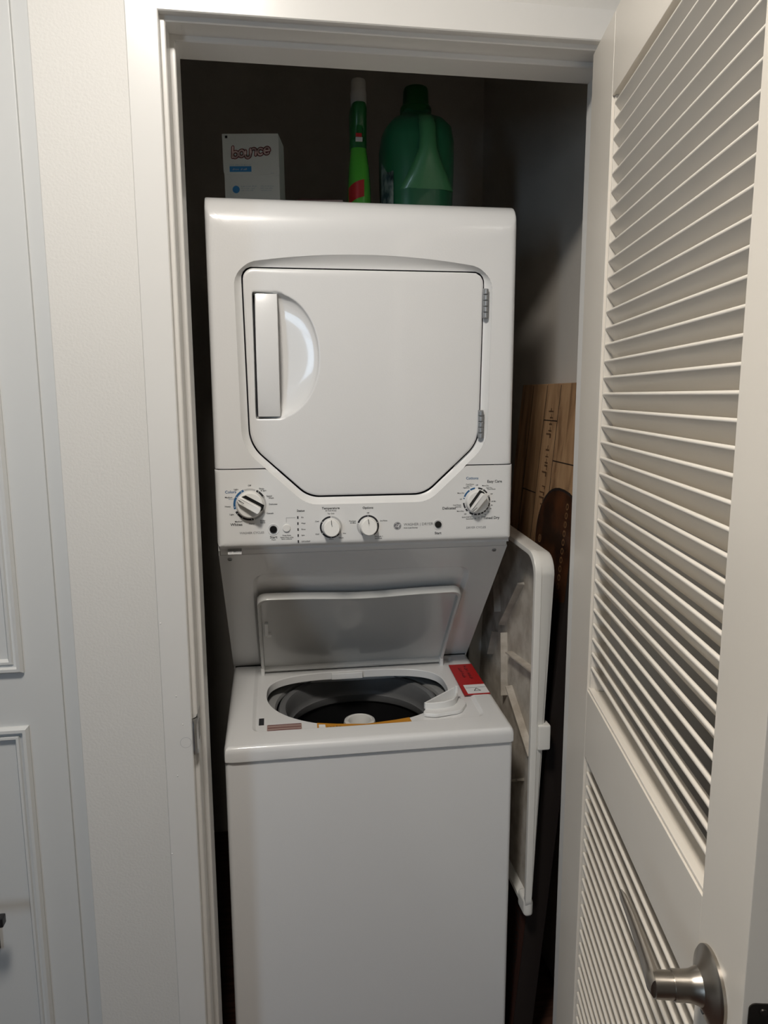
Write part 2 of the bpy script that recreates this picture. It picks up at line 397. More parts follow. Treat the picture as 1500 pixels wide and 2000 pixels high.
# latch face plate on the free edge
TE = T @ Matrix.Translation((LW, LT/2, hz+.012)) @ Matrix.Rotation(0, 4, 'Z')
mb = MB(); P = rpoly([(-.0125, -.029), (.0125, -.029), (.0125, .029), (-.0125, .029)], .006, 6)
mb.prism(P, .0012, TE @ Matrix(((0, 0, 1, 0), (1, 0, 0, 0), (0, 1, 0, 0), (0, 0, 0, 1))))
lp = mb.build('latch_plate', 'bronze', d1)
for q in (-.021, .021): MB().lathe([(0, .0), (.0035, .0), (.003, .0016), (0, .0018)], 12, TE @ Matrix.Translation((.001, 0, q)) @ Matrix.Rotation(pi/2, 4, 'Y')).build('screw', 'bronze', lp)
MB().box(.001, .010, -.007, .007, -.008, .008, .002, TE).build('latch_bolt', 'bronze', lp)
for q in (.25, 1.05, 1.85):
    MB().lathe([(.0, 0), (.006, 0), (.006, .09), (0, .09)], 14, Matrix.Translation(T @ Vector((-.004, .041, q)))).build('hinge_knuckle', 'steel', d1)

# ------------------------------------------------------------------ the stacked washer and dryer
X0, X1 = .0207, .6237; XC = (X0+X1)/2
YF, YP, YW, YB = .214, .208, .157, .84
ZTOP, ZS, ZB = 1.902, 1.387, 1.230
wd = empty('washer_dryer', (XC, .5, 0))
tag(wd, 'white stacked washer and dryer with its washer lid open, standing in the closet', 'washer dryer')
c0 = (XC, 1.55)
def sym(l): return l+[(2*XC-x, z) for x, z in reversed(l)]
G = rpoly(sym([(.2025, 1.3265), (.0885, 1.432), (.0835, 1.770)]), [.06, .075, .02, .02, .075, .06], 12)
G = [(x, z+(.004*(1-((x-XC)/.24)**2) if z > 1.75 else 0)) for x, z in G]
# surround edge: offset of the door outline, arched above
Sx = rpoly(sym([(.1985, 1.3135), (.0755, 1.4275), (.0700, 1.776)]), [.06, .085, .042, .042, .085, .06], 14)
# densify top edge before arching
def dens(p, d=.012):
    o = []
    for i in range(len(p)):
        a, b = p[i], p[(i+1) % len(p)]; n = max(1, int(hypot(b[0]-a[0], b[1]-a[1])/d))
        for k in range(n): o.append((a[0]+(b[0]-a[0])*k/n, a[1]+(b[1]-a[1])*k/n))
    return o
Sx = [(x, z+(.019*max(0, 1-((x-XC)/.235)**2) if z > 1.70 else 0)*min(1, max(0, (z-1.72)/.05))) for x, z in dens(Sx)]
RB = rpoly([(X0, ZB), (X1, ZB), (X1, ZTOP), (X0, ZTOP)], [.014, .014, .006, .006], 6)
def rrect(th): return rad(RB, c0, th)
def seam_r(th): 
    s = sin(th); return (ZS-c0[1])/s if s < -1e-6 else 9
def qround(d, r):
    return 0 if d >= r else r-sqrt(max(0, r*r-(r-d)**2))
def yfront(x, z, base, bot=None):
    d = max(qround(x-X0, .012), qround(X1-x, .012)); dt = qround(ZTOP-z, .055)
    y = base+sqrt(d*d+dt*dt)
    if bot is not None: y = max(y, base+qround(z-bot, .010))
    return y
# find angle where the seam meets the surround
th = -pi/2
while rad(Sx, c0, th) > seam_r(th): th += .002
ths = th                                        # right-hand meeting angle (mirror on the left)
corner = atan2(ZS-c0[1], X1-c0[0])
def angs(a, b, n, extra=()):
    l = [a+(b-a)*i/n for i in range(n+1)]+[x for x in extra if a < x < b]
    return sorted(l)
FR = [0, .04, .15, .35, .55, .7, .8, .87, .92, .955, .975, .99, .997, 1]
def ring(A, rin, rout, base, name, m, bot=None, ext=.02):
    RI = [rin(a) for a in A]; RO = [rout(a) for a in A]; L = []
    for fr in FR:
        l = []
        for a, i, o in zip(A, RI, RO):
            r = i+(o-i)*fr; x = c0[0]+r*cos(a); z = c0[1]+r*sin(a); l.append((x, yfront(x, z, base, bot), z))
        L.append(l)
    l = [(x, max(y, base)+ext, z) for x, y, z in L[-1]]; L.append(l)
    v, f = openloops(L); return v, f
ctop = [atan2(ZTOP-c0[1]-q, X1-c0[0]-p) for p in (0, .012, .006, .003) for q in (0, .012, .03, .055, .006)]
ctop += [pi-a for a in ctop]+[corner, pi-corner]
A1 = angs(ths, pi-ths, 190, ctop)
v, f = ring(A1, lambda a: rad(Sx, c0, a), lambda a: min(rrect(a), seam_r(a)-.0012 if sin(a) < -.01 else 9), YF, 'x', 'enamel')
db = MB(); db.add(v, f)
# cabinet shell behind the front: sides, top and back of the dryer, down to the seam of the washer
prof = [(YF+.012, ZS-.10), (YF+.012, ZTOP-.03), (YF+.06, ZTOP), (YB, ZTOP), (YB, 1.10), (.40, 1.10), (.285, 1.215), (YF+.012, 1.222)]
db.add(*[[(x, y, z) for x in (X0+.0005, X1-.0005) for y, z in prof], [tuple(range(8)), tuple(range(8, 16))]+[(i, (i+1) % 8, 8+(i+1) % 8, 8+i) for i in range(8) if i != 0]])
dc = db.build('dryer_cabinet', 'enamel', wd, 40)
# control panel
A2 = angs(-pi-corner-.0, corner+.0, 170, [-pi-ths, ths, atan2(ZB-c0[1], X1-c0[0]), -pi-atan2(ZB-c0[1], X1-c0[0])]+[atan2(ZB-c0[1]+q, X1-c0[0]-p) for p in (0, .014, .007, .003) for q in (0, .014, .007, .003)]+[-pi-atan2(ZB-c0[1]+q, X1-c0[0]-p) for p in (0, .014, .007, .003) for q in (0, .014, .007, .003)])
v, f = ring(A2, lambda a: max(rad(Sx, c0, a), min(seam_r(a)+.0012, rrect(a)-.0001)), rrect, YP, 'x', 'panelpl', ZB, .022)
cp = obj('control_panel', v, f, 'panelpl', wd, 40)
# scooped surround between panel edge and the door gap
AN = [2*pi*i/240 for i in range(240)]
def pt(poly, c, a, y, off=0):
    r = rad(poly, c, a)+off; return (c[0]+r*cos(a), y, c[1]+r*sin(a))
rS = [rad(Sx, c0, a) for a in AN]; rG = [rad(G, c0, a) for a in AN]
L = []
for t, dy in ((0, 0), (.06, .0008), (.2, .0035), (.45, .0075), (.7, .0105), (.9, .012), (1, .0125)):
    L.append([])
    for a, p, q in zip(AN, rS, rG):
        r = p+(q-p)*t; x = c0[0]+r*cos(a); z = c0[1]+r*sin(a)
        b = YP if z < ZS-.004 else YF
        L[-1].append((x, b+.0004+(dy)*(1 if z > ZS else 1.1), z))
LG = [L[-1], [(x, y+.02, z) for x, y, z in L[-1]]]
v, f = loops(L); obj('door_surround', v, f, 'panelpl', wd, 40)
v, f = loops(LG); obj('shaded_gap_wall', v, f, 'gap', wd, 40)  # white surround's inner wall coloured dark to paint shade into the gap
MB().box(X0+.03, X1-.03, YF+.028, YF+.034, 1.31, 1.80).build('gap_shade_backing', 'gap', wd, 0)  # dark plate behind the door, paints in the depth of the gap
# dryer door
cD = (.155, 1.604)
Dsh = rpoly([(.1035, 1.4835), (.150, 1.4835), (.170, 1.4835), (.226, 1.53), (.2285, 1.604), (.226, 1.68), (.170, 1.7245), (.150, 1.7245), (.1035, 1.7245)], [.008, .0, .02, .075, .1, .075, .02, 0, .008], 10)
def arc_pts():
    P = [(.1035, 1.4835), (.1035, 1.7245)]
    n = 30; R = []
    # arc through (.158,1.7245) (.2285,1.604) (.158,1.4835)
    cx = .1245; rr = hypot(.158-cx, .1205); rr = .104*1.0
    return P
Dp = [(.1035, 1.487), (.1045, 1.4845), (.107, 1.4835), (.150, 1.4835), (.158, 1.4855)]
ec, ea, eb = .1235, .105, .1205
for i in range(1, 40):
    a = -pi/2+pi*i/40
    x = ec+ea*cos(a)**.82; z = 1.604+eb*sin(a)
    if x > .160: Dp.append((x, z))
Dp += [(.158, 1.7225), (.150, 1.7245), (.107, 1.7245), (.1045, 1.7235), (.1035, 1.721)]
Gd = [(XC+(x-XC)*(1-.0125), 1.55+(z-1.55)*(1-.0135)) for x, z in G]
AD = sorted([2*pi*i/300 for i in range(300)]+[(atan2(z-cD[1], x-cD[0])) % (2*pi) for x, z in ((.1035, 1.4835), (.1035, 1.7245), (.16, 1.7225), (.16, 1.4855))])
rD = [rad(Dp, cD, a) for a in AD]; rO = [rad(Gd, cD, a) for a in AD]
YDr = YF+.0045
def bulge(x, z): return -.0035*max(0, 1-((x-XC)/.26)**2)*max(0, 1-((z-1.55)/.25)**2)
def scoop(x, z):
    # shallow at the arc, deep beside the grip
    t = min(1, max(0, (x-ec)/ea)); w = sqrt(max(0, 1-((z-1.604)/eb)**2))
    u = 1-(x-.1035)/max(.001, (ec+ea*max(.0, w)**.82)-.1035); u = max(0, min(1, u))
    return .004+.024*min(1, u*1.25)**.75
L = []
for fr in (.02, .2, .4, .6, .75, .87, .95, .985, 1.0):
    l = []
    for a, r_ in zip(AD, rD):
        r = r_*fr; x = cD[0]+r*cos(a); z = cD[1]+r*sin(a); y = YDr+bulge(x, z)
        if fr < .99: y += scoop(x, z)*(1 if fr < .97 else .8)
        else: y += .0012
        l.append((x, y, z))
    L.append(l)
for off in (.0016, .004):
    L.append([(cD[0]+(r_+off)*cos(a), YDr+bulge(cD[0]+r_*cos(a), cD[1]+r_*sin(a))+(.0002 if off < .002 else 0), cD[1]+(r_+off)*sin(a)) for a, r_ in zip(AD, rD)])
for fr in (.12, .3, .5, .7, .85, .94):
    l = []
    for a, p, q in zip(AD, rD, rO):
        r = p+.004+(q-.006-p-.004)*fr; x = cD[0]+r*cos(a); z = cD[1]+r*sin(a); l.append((x, YDr+bulge(x, z), z))
    L.append(l)
for ins, dy in ((.006, 0), (.0035, .0004), (.0018, .0014), (.0006, .003), (0, .005), (0, .02)):
    L.append([(cD[0]+(q-ins)*cos(a), YDr+dy, cD[1]+(q-ins)*sin(a)) for a, q in zip(AD, rO)])
v, f = loops(L, False, True); dr = obj('dryer_door', v, f, 'enamel', wd, 40)
# grip bar over the scoop
L = []
n = 26
for i in range(n+1):
    t = i/n; z = 1.4885+(.2315)*t; b = sin(pi*t)
    hw = .0215+.0012*cos(pi*t*2)*0; xm = .1295
    yf = YDr-.002-.013*b**.8; yb = yf+.012+.004*(1-b)
    c = .003
    L.append([(xm-hw, yf+c, z), (xm-hw+c*.3, yf+c*.3, z), (xm-hw+c, yf, z), (xm, yf-.0006, z), (xm+hw-c, yf, z), (xm+hw-c*.3, yf+c*.3, z), (xm+hw, yf+c, z), (xm+hw, yb+.012*(1-b), z), (xm-hw, yb+.012*(1-b), z)])
v, f = loops(L, True, True); obj('grip', v, f, 'enamel', dr, 40)
for zc in (1.7085, 1.4695):
    mb = MB(); xh = .5615 if zc > 1.6 else .5555
    for q in range(5): mb.lathe([(0, 0), (.0040, 0), (.0050, .001), (.0050, .0094), (.0040, .0104), (0, .0104)], 14, Matrix.Translation((xh, YF+.001, zc-.0285+q*.0114)))
    mb.box(xh-.0055, xh+.0055, YF+.0035, YF+.0065, zc-.029, zc+.029, .001)
    mb.build('hinge', 'hinge', dr)

# knobs -------------------------------------------------------------
def arc_ring(mb, x, z, r0, r1, a0, a1, y):
    v, f = disc(24, r1, r0, radians(a0), radians(a1)); mb.add(v, f, front(x, y, z))
PY = YP-.0003
def knob(x, z, R, H, ang, big, arcs):
    yb = YP
    mb = MB()
    if big:
        mb.lathe([(R*1.02, 0), (R*1.02, .002), (R, .0035), (R*.985, H*.75), (R*.95, H*.9), (R*.88, H), (0, H)], 40, front(x, yb, z))
        k = mb.build('knob', 'knob', wd)
        g = MB(); w = R*.30; Lg = R*.985
        vi = [(-Lg*.93, -w*1.75), (Lg*.62, -w*1.75), (Lg*.84, -w*.9), (Lg*.84, 0), (-Lg*.93, 0), (-Lg*.99, -w*.4)]
        MB().prism(vi, .0006, front(x, yb-H+.0001, z, radians(ang))).build('dark_inset', 'blackpl', k, 0)
        Pg = rpoly([(-Lg*.86, -w), (Lg*.80, -w*.92), (Lg, -w*.62), (Lg, w*.62), (Lg*.80, w*.92), (-Lg*.86, w)], [.004, .003, .002, .002, .003, .004], 4)
        n = len(Pg); h2 = .015
        L = [[(px, py, H-.0005) for px, py in Pg], [(px*.99, py*.95, H+h2*.75) for px, py in Pg], [(px*.965-.0003, py*.86, H+h2*.93) for px, py in Pg], [(px*.92, py*.7, H+h2) for px, py in Pg]]
        vv, ff = loops(L, True, False); 
        # pointer end slopes down
        vv = [(a, b, c-(max(0, (a-Lg*.45)/(Lg*.55))*h2*.75 if c > H else 0)) for a, b, c in vv]
        g.add(vv, ff, front(x, yb, z, radians(ang))); g.build('grip', 'knob', k, 50)
        m2 = MB(); vv = [(Lg*.50, -.0006, H+h2*1.0-.0009+.0011), (Lg*.50, .0006, H+h2*1.0+.0002), (Lg*.97, .0006, H+h2*.30+.0008), (Lg*.97, -.0006, H+h2*.30+.0008)]
        vv = [(Lg*.46, -.0006, H+h2+.0004), (Lg*.46, .0006, H+h2+.0004), (Lg*.93, .0006, H+h2*.40+.0004), (Lg*.93, -.0006, H+h2*.40+.0004)]
        m2.add(vv, [(0, 1, 2, 3)], front(x, yb, z, radians(ang))); m2.build('pointer_line', 'black', k, 0)
    else:
        L = []
        for r, h in ((1.04, 0), (1.03, .3), (1.0, .8), (.96, .94), (.88, 1.0)):
            l = []
            for i in range(48):
                a = 2*pi*i/48; px, py = R*r*cos(a), R*r*sin(a); hh = H*h
                if h > .5 and py > R*.35: hh -= (py-R*.35)/(R*.65)*H*.55
                l.append((px*(1-.25*max(0, py/R)**2), py, hh))
            L.append(l)
        vv, ff = loops(L, True, False); mb.add(vv, ff, front(x, yb, z, radians(ang)-pi/2)); k = mb.build('knob', 'knob', wd, 40)
        MB().add([(-.0006, R*.42, H-.0008), (.0006, R*.42, H-.0008), (.0006, R*.93, H*.53+.0006), (-.0006, R*.93, H*.53+.0006)], [(0, 1, 2, 3)], front(x, yb-.0008, z, radians(ang)-pi/2)).build('pointer_line', 'black', k, 0)
    for nm, col, r0, r1, ll in arcs:
        mb = MB()
        for a0, a1 in ll: arc_ring(mb, x, z, r0, r1, a0, a1, PY)
        tag(mb.build(nm, col, k, 0), kind='stuff')
    return k
xw, zw_ = .087, 1.317
kw = knob(xw, zw_, .0265, .013, 150, True, [('dial_ring', 'greyring', .0282, .0318, [(110, 68), (30, -75)][0:2]), ('dial_arc', 'black', .0280, .0320, [(64, 26), (206, 282)]), ('colour_arc', 'blue', .0280, .0322, [(112, 196)])])
xd, zd_ = .547, 1.312
kd = knob(xd, zd_, .0240, .013, 234, True, [('dial_arc', 'black', .0258, .0290, [(64, 84), (38, 60), (24, -4), (-8, -24), (-28, -40), (-44, -54), (-58, -68), (-72, -84), (-88, -100), (-104, -122), (214, 226), (186, 210)]), ('colour_arc', 'blue', .0258, .0292, [(98, 120), (124, 160), (164, 168)])])
knob(.246, 1.267, .0172, .020, 90, False, [('dial_arc', 'black', .0190, .0226, [(92, 320)]), ('dial_ring', 'greyring', .0190, .0226, [(88, -36)])])
knob(.321, 1.267, .0172, .020, 93, False, [('dial_arc', 'black', .0190, .0226, [(160, -55)]), ('dial_ring', 'greyring', .0190, .0226, [(164, 240)])])
dots = MB()
for x, z, r, aa in ((xw, zw_, .0300, (150-28, 150, 188, 216, 240, 275, 55, 30)), (xd, zd_, .0274, (121, 160, 61, 20, 0, -26, -42, -56, -70, -86, -102, 212)), (.246, 1.267, .0208, (90, 148, 215, 270, 300)), (.321, 1.267, .0208, (90, 20))):
    for a in aa: dots.add(*disc(8, .0009), front(x+r*cos(radians(a)), PY-.0002, z+r*sin(radians(a))))
tag(dots.build('dial_dots', 'white', cp, 0), kind='stuff')
# buttons, lights
def button(x, z, m, r, rr, lab):
    if rr:
        MB().lathe([(rr, 0), (rr*.97, .001), (r*1.1, .0002), (r*1.08, -.001)], 32, front(x, YP, z)).build('button_recess', 'panelpl', cp)
    b = MB().lathe([(r, -.001), (r, .0022), (r*.9, .0034), (0, .0036)], 32, front(x, YP, z)).build('button', m, wd); b['label'] = lab
button(.1312, 1.266, 'blackpl', .0074, .0115, 'round black start and pause button of the washer')
button(.1572, 1.268, 'knob', .0076, 0, 'round white deep rinse button')
button(.4662, 1.266, 'blackpl', .0070, .0105, 'round black start button of the dryer')
lt = MB()
for q in range(5): lt.box(.1788, .1812, PY-.0004, PY, 1.2885-q*.01215-.0026, 1.2885-q*.01215+.0026)
tag(lt.build('status_lights', 'black', cp, 0), kind='stuff')
# lettering
tb = MB(); tg = MB(); tl = MB()
def tx(mb, s, x, z, size, align='CENTER', bold=0): text_mesh(mb, s, size, front(x, PY-.0001, z), align, bold)
for s, dx, dz, al in (('Off', 0, .0375, 'CENTER'), ('Light', -.0215, .0305, 'RIGHT'), ('Medium', -.0335, .0150, 'RIGHT'), ('Heavy', -.0375, -.0030, 'RIGHT'), ('Light', -.0315, -.0190, 'RIGHT'), ('Medium', -.0160, -.0335, 'RIGHT'), ('Heavy', .002, -.0385, 'CENTER'),
                    ('Bulky', .0190, -.0330, 'LEFT'), ('Items', .0190, -.0368, 'LEFT'), ('Casuals', .0320, -.0185, 'LEFT'), ('Delicates', .0370, -.0005, 'LEFT'), ('Speed', .0325, .0160, 'LEFT'), ('Wash', .0365, .0120, 'LEFT'), ('Drain', .0185, .0310, 'LEFT'), ('& Spin', .0215, .0272, 'LEFT')):
    tx(tb, s, xw+dx, zw_+dz, .0044, al, .00005)
for s, dx, dz, al in (('Off', 0, .0335, 'CENTER'), ('More Dry', .011, .0320, 'LEFT'), ('Less Dry', .0195, .0277, 'LEFT'), ('Cool Down', .0225, .0246, 'LEFT'), ('Off', .0290, .0145, 'LEFT'), ('60 Min', .0315, -.0010, 'LEFT'), ('50', .0305, -.0090, 'LEFT'), ('40', .0282, -.0160, 'LEFT'), ('30', .0235, -.0228, 'LEFT'), ('25', .0175, -.0288, 'LEFT'), ('20', .0105, -.0328, 'LEFT'), ('15', .0030, -.0345, 'LEFT'),
                    ('10', -.0042, -.0360, 'LEFT'), ('Dewrinkle', -.0065, -.0365, 'RIGHT'), ('Quick Fluff 20', -.0105, -.0325, 'RIGHT'), ('Off', -.0215, -.0262, 'RIGHT'), ('More Dry', -.0268, -.0198, 'RIGHT'), ('Less Dry', -.0325, -.0105, 'RIGHT'), ('Cool Down', -.0325, -.0068, 'RIGHT'), ('Off', -.0312, .0050, 'RIGHT'), ('More Dry', -.0262, .0178, 'RIGHT'), ('Optimum', -.0150, .0285, 'RIGHT'), ('Less Dry', -.0098, .0322, 'RIGHT'), ('Cool Down', -.0058, .0356, 'RIGHT')):
    tx(tb, s, xd+dx, zd_+dz, .0036, al, .00005)
for s, x, z, sz in (('Whites', .0595, 1.2775, .0078), ('Easy Care', .5845, 1.3525, .0078), ('Timed Dry', .5790, 1.2765, .0078), ('Delicates', .4890, 1.2990, .0076), ('Start', .1312, 1.2500, .0074), ('Start', .4662, 1.2478, .0072), ('Status', .1860, 1.3020, .0064), ('Temperature', .246, 1.3055, .0066), ('Options', .321, 1.3045, .0066)):
    tx(tb, s, x, z, sz, 'CENTER', .00012)
for s, x, z in (('All Cold Rinses', .246, 1.3005), ('Pause', .1312, 1.2448), ('Deep Rinse', .1572, 1.2530), ('Select when using', .1572, 1.2490), ('fabric softener', .1572, 1.2456), ('Tap Cold', .246, 1.2945), ('Off', .321, 1.2938), ('Eco', .2962-.055+.0, 1.2425)):
    if s == 'Eco': s, x = 'Warm', .246
    tx(tb, s, x, z, .0036, 'CENTER', .00004)
for s, x, z, al in (('Cool', .2220, 1.2795, 'RIGHT'), ('Cold', .2220, 1.2535, 'RIGHT'), ('Hot', .2700, 1.2535, 'LEFT'), ('Warm', .2610, 1.2445, 'LEFT'), ('Pre-Soak', .2965, 1.2780, 'RIGHT'), ('30 Mins', .2965, 1.2742, 'RIGHT'), ('2nd Rinse', .3455, 1.2770, 'LEFT'), ('Pre-Soak +', .3345, 1.2450, 'LEFT'), ('2nd Rinse', .3345, 1.2410, 'LEFT'), ('Auto Load Sensing', .3945, 1.2608, 'LEFT')):
    tx(tb, s, x, z, .0038, al, .00004)
for i, s in enumerate(('On', 'Wash', 'Rinse', 'Spin', 'Lid Locked')): tx(tb, s, .1865, 1.2885-i*.01215, .0038, 'LEFT', .00004)
tx(tg, 'WASHER CYCLES', .0890, 1.2600, .0062); tx(tg, 'DRYER CYCLES', .547, 1.2570, .0062); tx(tg, 'WASHER | DRYER', .3945, 1.2676, .0078, 'LEFT')
tg.box(.1569, .1573, PY-.0001, PY, 1.2790, 1.2885); tg.box(.1569, .1755, PY-.0001, PY, 1.2883, 1.2887)
tx(tl, 'Colors', .0505, 1.3425, .0078, 'CENTER', .0001); tx(tl, 'Cottons', .5370, 1.3600, .0078, 'CENTER', .0001); tx(tl, 'Warm Rinse', .0540, 1.3285, .0032)
tag(tb.build('lettering', 'black', cp, 0), kind='stuff'); tag(tg.build('lettering', 'greyprint', cp, 0), kind='stuff'); tag(tl.build('lettering', 'blue', cp, 0), kind='stuff')
# round monogram badge
lg = MB().lathe([(.0079, 0), (.0079, .0004), (.0076, .0006), (0, .0006)], 32, front(.3815, YP, 1.2655)).build('badge', 'greyprint', wd)
mb = MB(); mb.add(*disc(32, .0071, .0067), front(.3815, YP-.0007, 1.2655)); text_mesh(mb, 'GE', .0085, front(.3815, YP-.0007, 1.2655), 'CENTER', .0001, .25, .78)
for q in range(4):
    a = q*pi/2+.5; mb.add(*disc(10, .0013, .0007, 0, 4.4), front(.3815+.0056*cos(a), YP-.0007, 1.2655+.0056*sin(a)))
tag(mb.build('monogram', 'white', lg, 0), kind='stuff')
# chin under the panel
YC, ZC1 = .236, 1.2115
L = [[(x, YP+.012, ZB+.0005), (x, YP+.018, ZB-.004), (x, YC-.004, ZC1+.003), (x, YC, ZC1)] for x in (X0+.004, X1-.004)]
mb = MB(); mb.add(*openloops(L)); mb.build('chin', 'panelpl', wd, 60)
mb = MB(); mb.box(.040, .067, -.0002, .0006, -.006, .006, 0, Matrix.Translation((0, .2215, 1.2205)) @ Matrix.Rotation(radians(-32), 4, 'X')); tgp = mb.build('paper_tag', 'tubgrey', wd, 0)
mb = MB(); text_mesh(mb, '12  MO-2', .0062, Matrix.Translation((.0535, .2208, 1.2203)) @ Matrix.Rotation(radians(90-32), 4, 'X'), 'CENTER', .0002); tag(mb.build('handwriting', 'greyprint', tgp, 0), kind='stuff')

# backsplash: slanted sheet from under the dryer back to the deck, with a shallow pressed panel
BT, BB = Vector((0, .236, 1.2105)), Vector((0, .552, .856))
bd = (BB-BT).normalized(); bl = (BB-BT).length; bn = Vector((0, bd.z, -bd.y))
if bn.y > 0: bn = -bn
def BP(x, s, h=0): p = BT+bd*s+bn*h; return (x, p.y, p.z)
outer = [(X0, 0), (X1, 0), (X1, bl), (X0, bl)]
inn = rpoly([(.088, .075), (.556, .075), (.556, bl-.012), (.088, bl-.012)], [.03, .03, .006, .006], 8)
cB = (XC, .26); AB = sorted([2*pi*i/160-pi for i in range(160)]+[atan2(y-cB[1], x-cB[0]) for x, y in outer])
L = []
for poly, h, off in ((outer, -.05, 0), (outer, 0, 0), (inn, 0, .006), (inn, -.001, .003), (inn, -.007, -.004), (inn, -.008, -.008)):
    L.append([BP(cB[0]+(rad(poly, cB, a)+off)*cos(a), cB[1]+(rad(poly, cB, a)+off)*sin(a), h) for a in AB])
v, f = loops(L, True, False); bs = obj('backsplash', v, f, 'enamel', wd, 40)
for x in (.042, .598):
    o0 = Vector(BP(x, .014, 0)); q = bn.to_track_quat('Z', 'Y').to_matrix().to_4x4()
    sc = MB().lathe([(.0048, 0), (.0046, .0012), (.003, .0024), (0, .0026)], 16, Matrix.Translation(o0) @ q).build('screw', 'hinge', wd)
    MB().box(-.003, .003, -.0006, .0006, .0024, .0029, 0, Matrix.Translation(o0) @ q).build('screw_slot', 'blackpl', sc, 0)
# washer side panels behind the backsplash / deck edge
prof = [(BB.y, .80), (BB.y, BB.z), (BT.y+.02, BT.z-.02), (.40, 1.101), (YB, 1.101), (YB, .80)]
prof = [(BB.y, .80), (BB.y+.002, BB.z), (.33, 1.105), (.285, 1.2), (.40, 1.2), (YB, 1.2), (YB, .80)]
prof = [(BB.y, .80), (BB.y, BB.z), (BT.y+.001, BT.z), (YB, BT.z), (YB, .80)]
for a, b in ((X0+.0008, X0+.004), (X1-.004, X1-.0008)):
    n = len(prof); v = [(x, y, z) for x in (a, b) for y, z in prof]; f = [tuple(range(n)), tuple(range(n, 2*n))]+[(i, (i+1) % n, n+(i+1) % n, n+i) for i in range(n)]
    obj('side_panel', v, f, 'enamel', wd, 0)
# washer cabinet
wc = MB(); P = [(X0+.0015, YW+.002), (X1-.0015, YW+.002), (X1-.0015, YB), (X0+.0015, YB)]
P = rpoly(P, [.009, .009, 0, 0], 6)
v, f = loops([[(x, y, .02) for x, y in P], [(x, y, .7965) for x, y in P], [(XC+(x-XC)*.996, .5+(y-.5)*.996, .8) for x, y in P]], False, True)
obj('washer_cabinet', v, f, 'enamel', wd, 45)
# deck
SL = (.8555-.836)/(.543-.17)
def zdk(y): return .836+SL*(y-.17)
cK = (.317, .37)
a_, bf, bb = .2125, .162, .112
Oo = []
for i in range(120):
    a = 2*pi*i/120; c, s = cos(a), sin(a)
    if s < 0: Oo.append((.317+a_*c, .385+bf*s))
    else:
        n_ = 3.2; Oo.append((.317+a_*abs(c)**(2/n_)*(1 if c > 0 else -1), .385+bb*abs(s)**(2/n_)))
Wl = rpoly([(.080, .2165), (.572, .2165), (.572, .536), (.080, .536)], [.016, .016, .008, .008], 6)
Kr = rpoly([(X0, YW-.004), (X1, YW-.004), (X1, .553), (X0, .553)], [.009, .009, .001, .001], 6)
AK = sorted([2*pi*i/200-pi for i in range(200)]+[atan2(y-cK[1], x-cK[0]) for x, y in ((X0, .553), (X1, .553), (X0+.003, YW-.001), (X1-.003, YW-.001), (.08, .2165), (.572, .2165))])
def KL(poly, off, dz, zabs=None):
    l = []
    for a in AK:
        r = rad(poly, cK, a)+off; x, y = cK[0]+r*cos(a), cK[1]+r*sin(a)
        l.append((x, y, zabs if zabs is not None else zdk(y)+dz))
    return l
L = [KL(Oo, 0, -.024), KL(Oo, 0, -.0075), KL(Oo, .0006, -.0062), KL(Oo, .002, -.0055), KL(Wl, -.004, -.0055), KL(Wl, -.0015, -.005), KL(Wl, .0045, -.0006), KL(Wl, .007, 0), KL(Kr, -.014, 0), KL(Kr, -.008, -.0012), KL(Kr, -.0035, -.0040), KL(Kr, -.001, -.0085), KL(Kr, 0, -.014), KL(Kr, 0, 0, .805), KL(Kr, -.002, 0, .803), KL(Kr, -.008, 0, .8025)]
v, f = loops(L); dk = obj('washer_deck', v, f, 'enamel', wd, 38)
# upstand strip at the deck's back and the central catch of the tub opening
MB().box(.262, .340, .486, .4965, zdk(.49)-.022, zdk(.49)-.0060, .002).build('lid_catch', 'panelpl', wd)
# tub, balance ring, basket, agitator
CT = Matrix.Translation((.322, .405, 0))
MB().lathe([(.243, .812), (.239, .806), (.225, .798), (.222, .806), (.212, .808), (.200, .803), (.197, .795)], 72, CT).build('tub_cover', 'tubgrey', wd, 40)
MB().lathe([(.194, .790), (.190, .801), (.183, .804), (.176, .800), (.172, .788), (.172, .765), (.169, .755), (.166, .752), (.168, .735), (.173, .73)], 72, CT).build('balance_ring', 'tubring', wd, 40)
bk = MB().lathe([(.174, .745), (.176, .72), (.176, .50), (.165, .485), (0, .480)], 72, CT).build('basket', 'basket', wd, 40)
ag = MB().lathe([(.052, .482), (.05, .55), (.040, .64), (.0385, .735), (.0385, .752), (.0365, .7585), (.031, .761), (.027, .7595), (.024, .752), (.022, .735), (.0, .733)], 48, CT).build('agitator', 'agit', wd, 40)
for q in range(4):
    a = q*pi/2+.4; MB().box(.038, .13, -.004, .004, .484, .60, .002, CT @ Matrix.Rotation(a, 4, 'Z')).build('agitator_fin', 'agit', ag)
MB().lathe([(.0, .7395), (.016, .7395), (.0165, .738), (.0165, .734)], 24, CT).build('agitator_cap', 'tubgrey', ag)
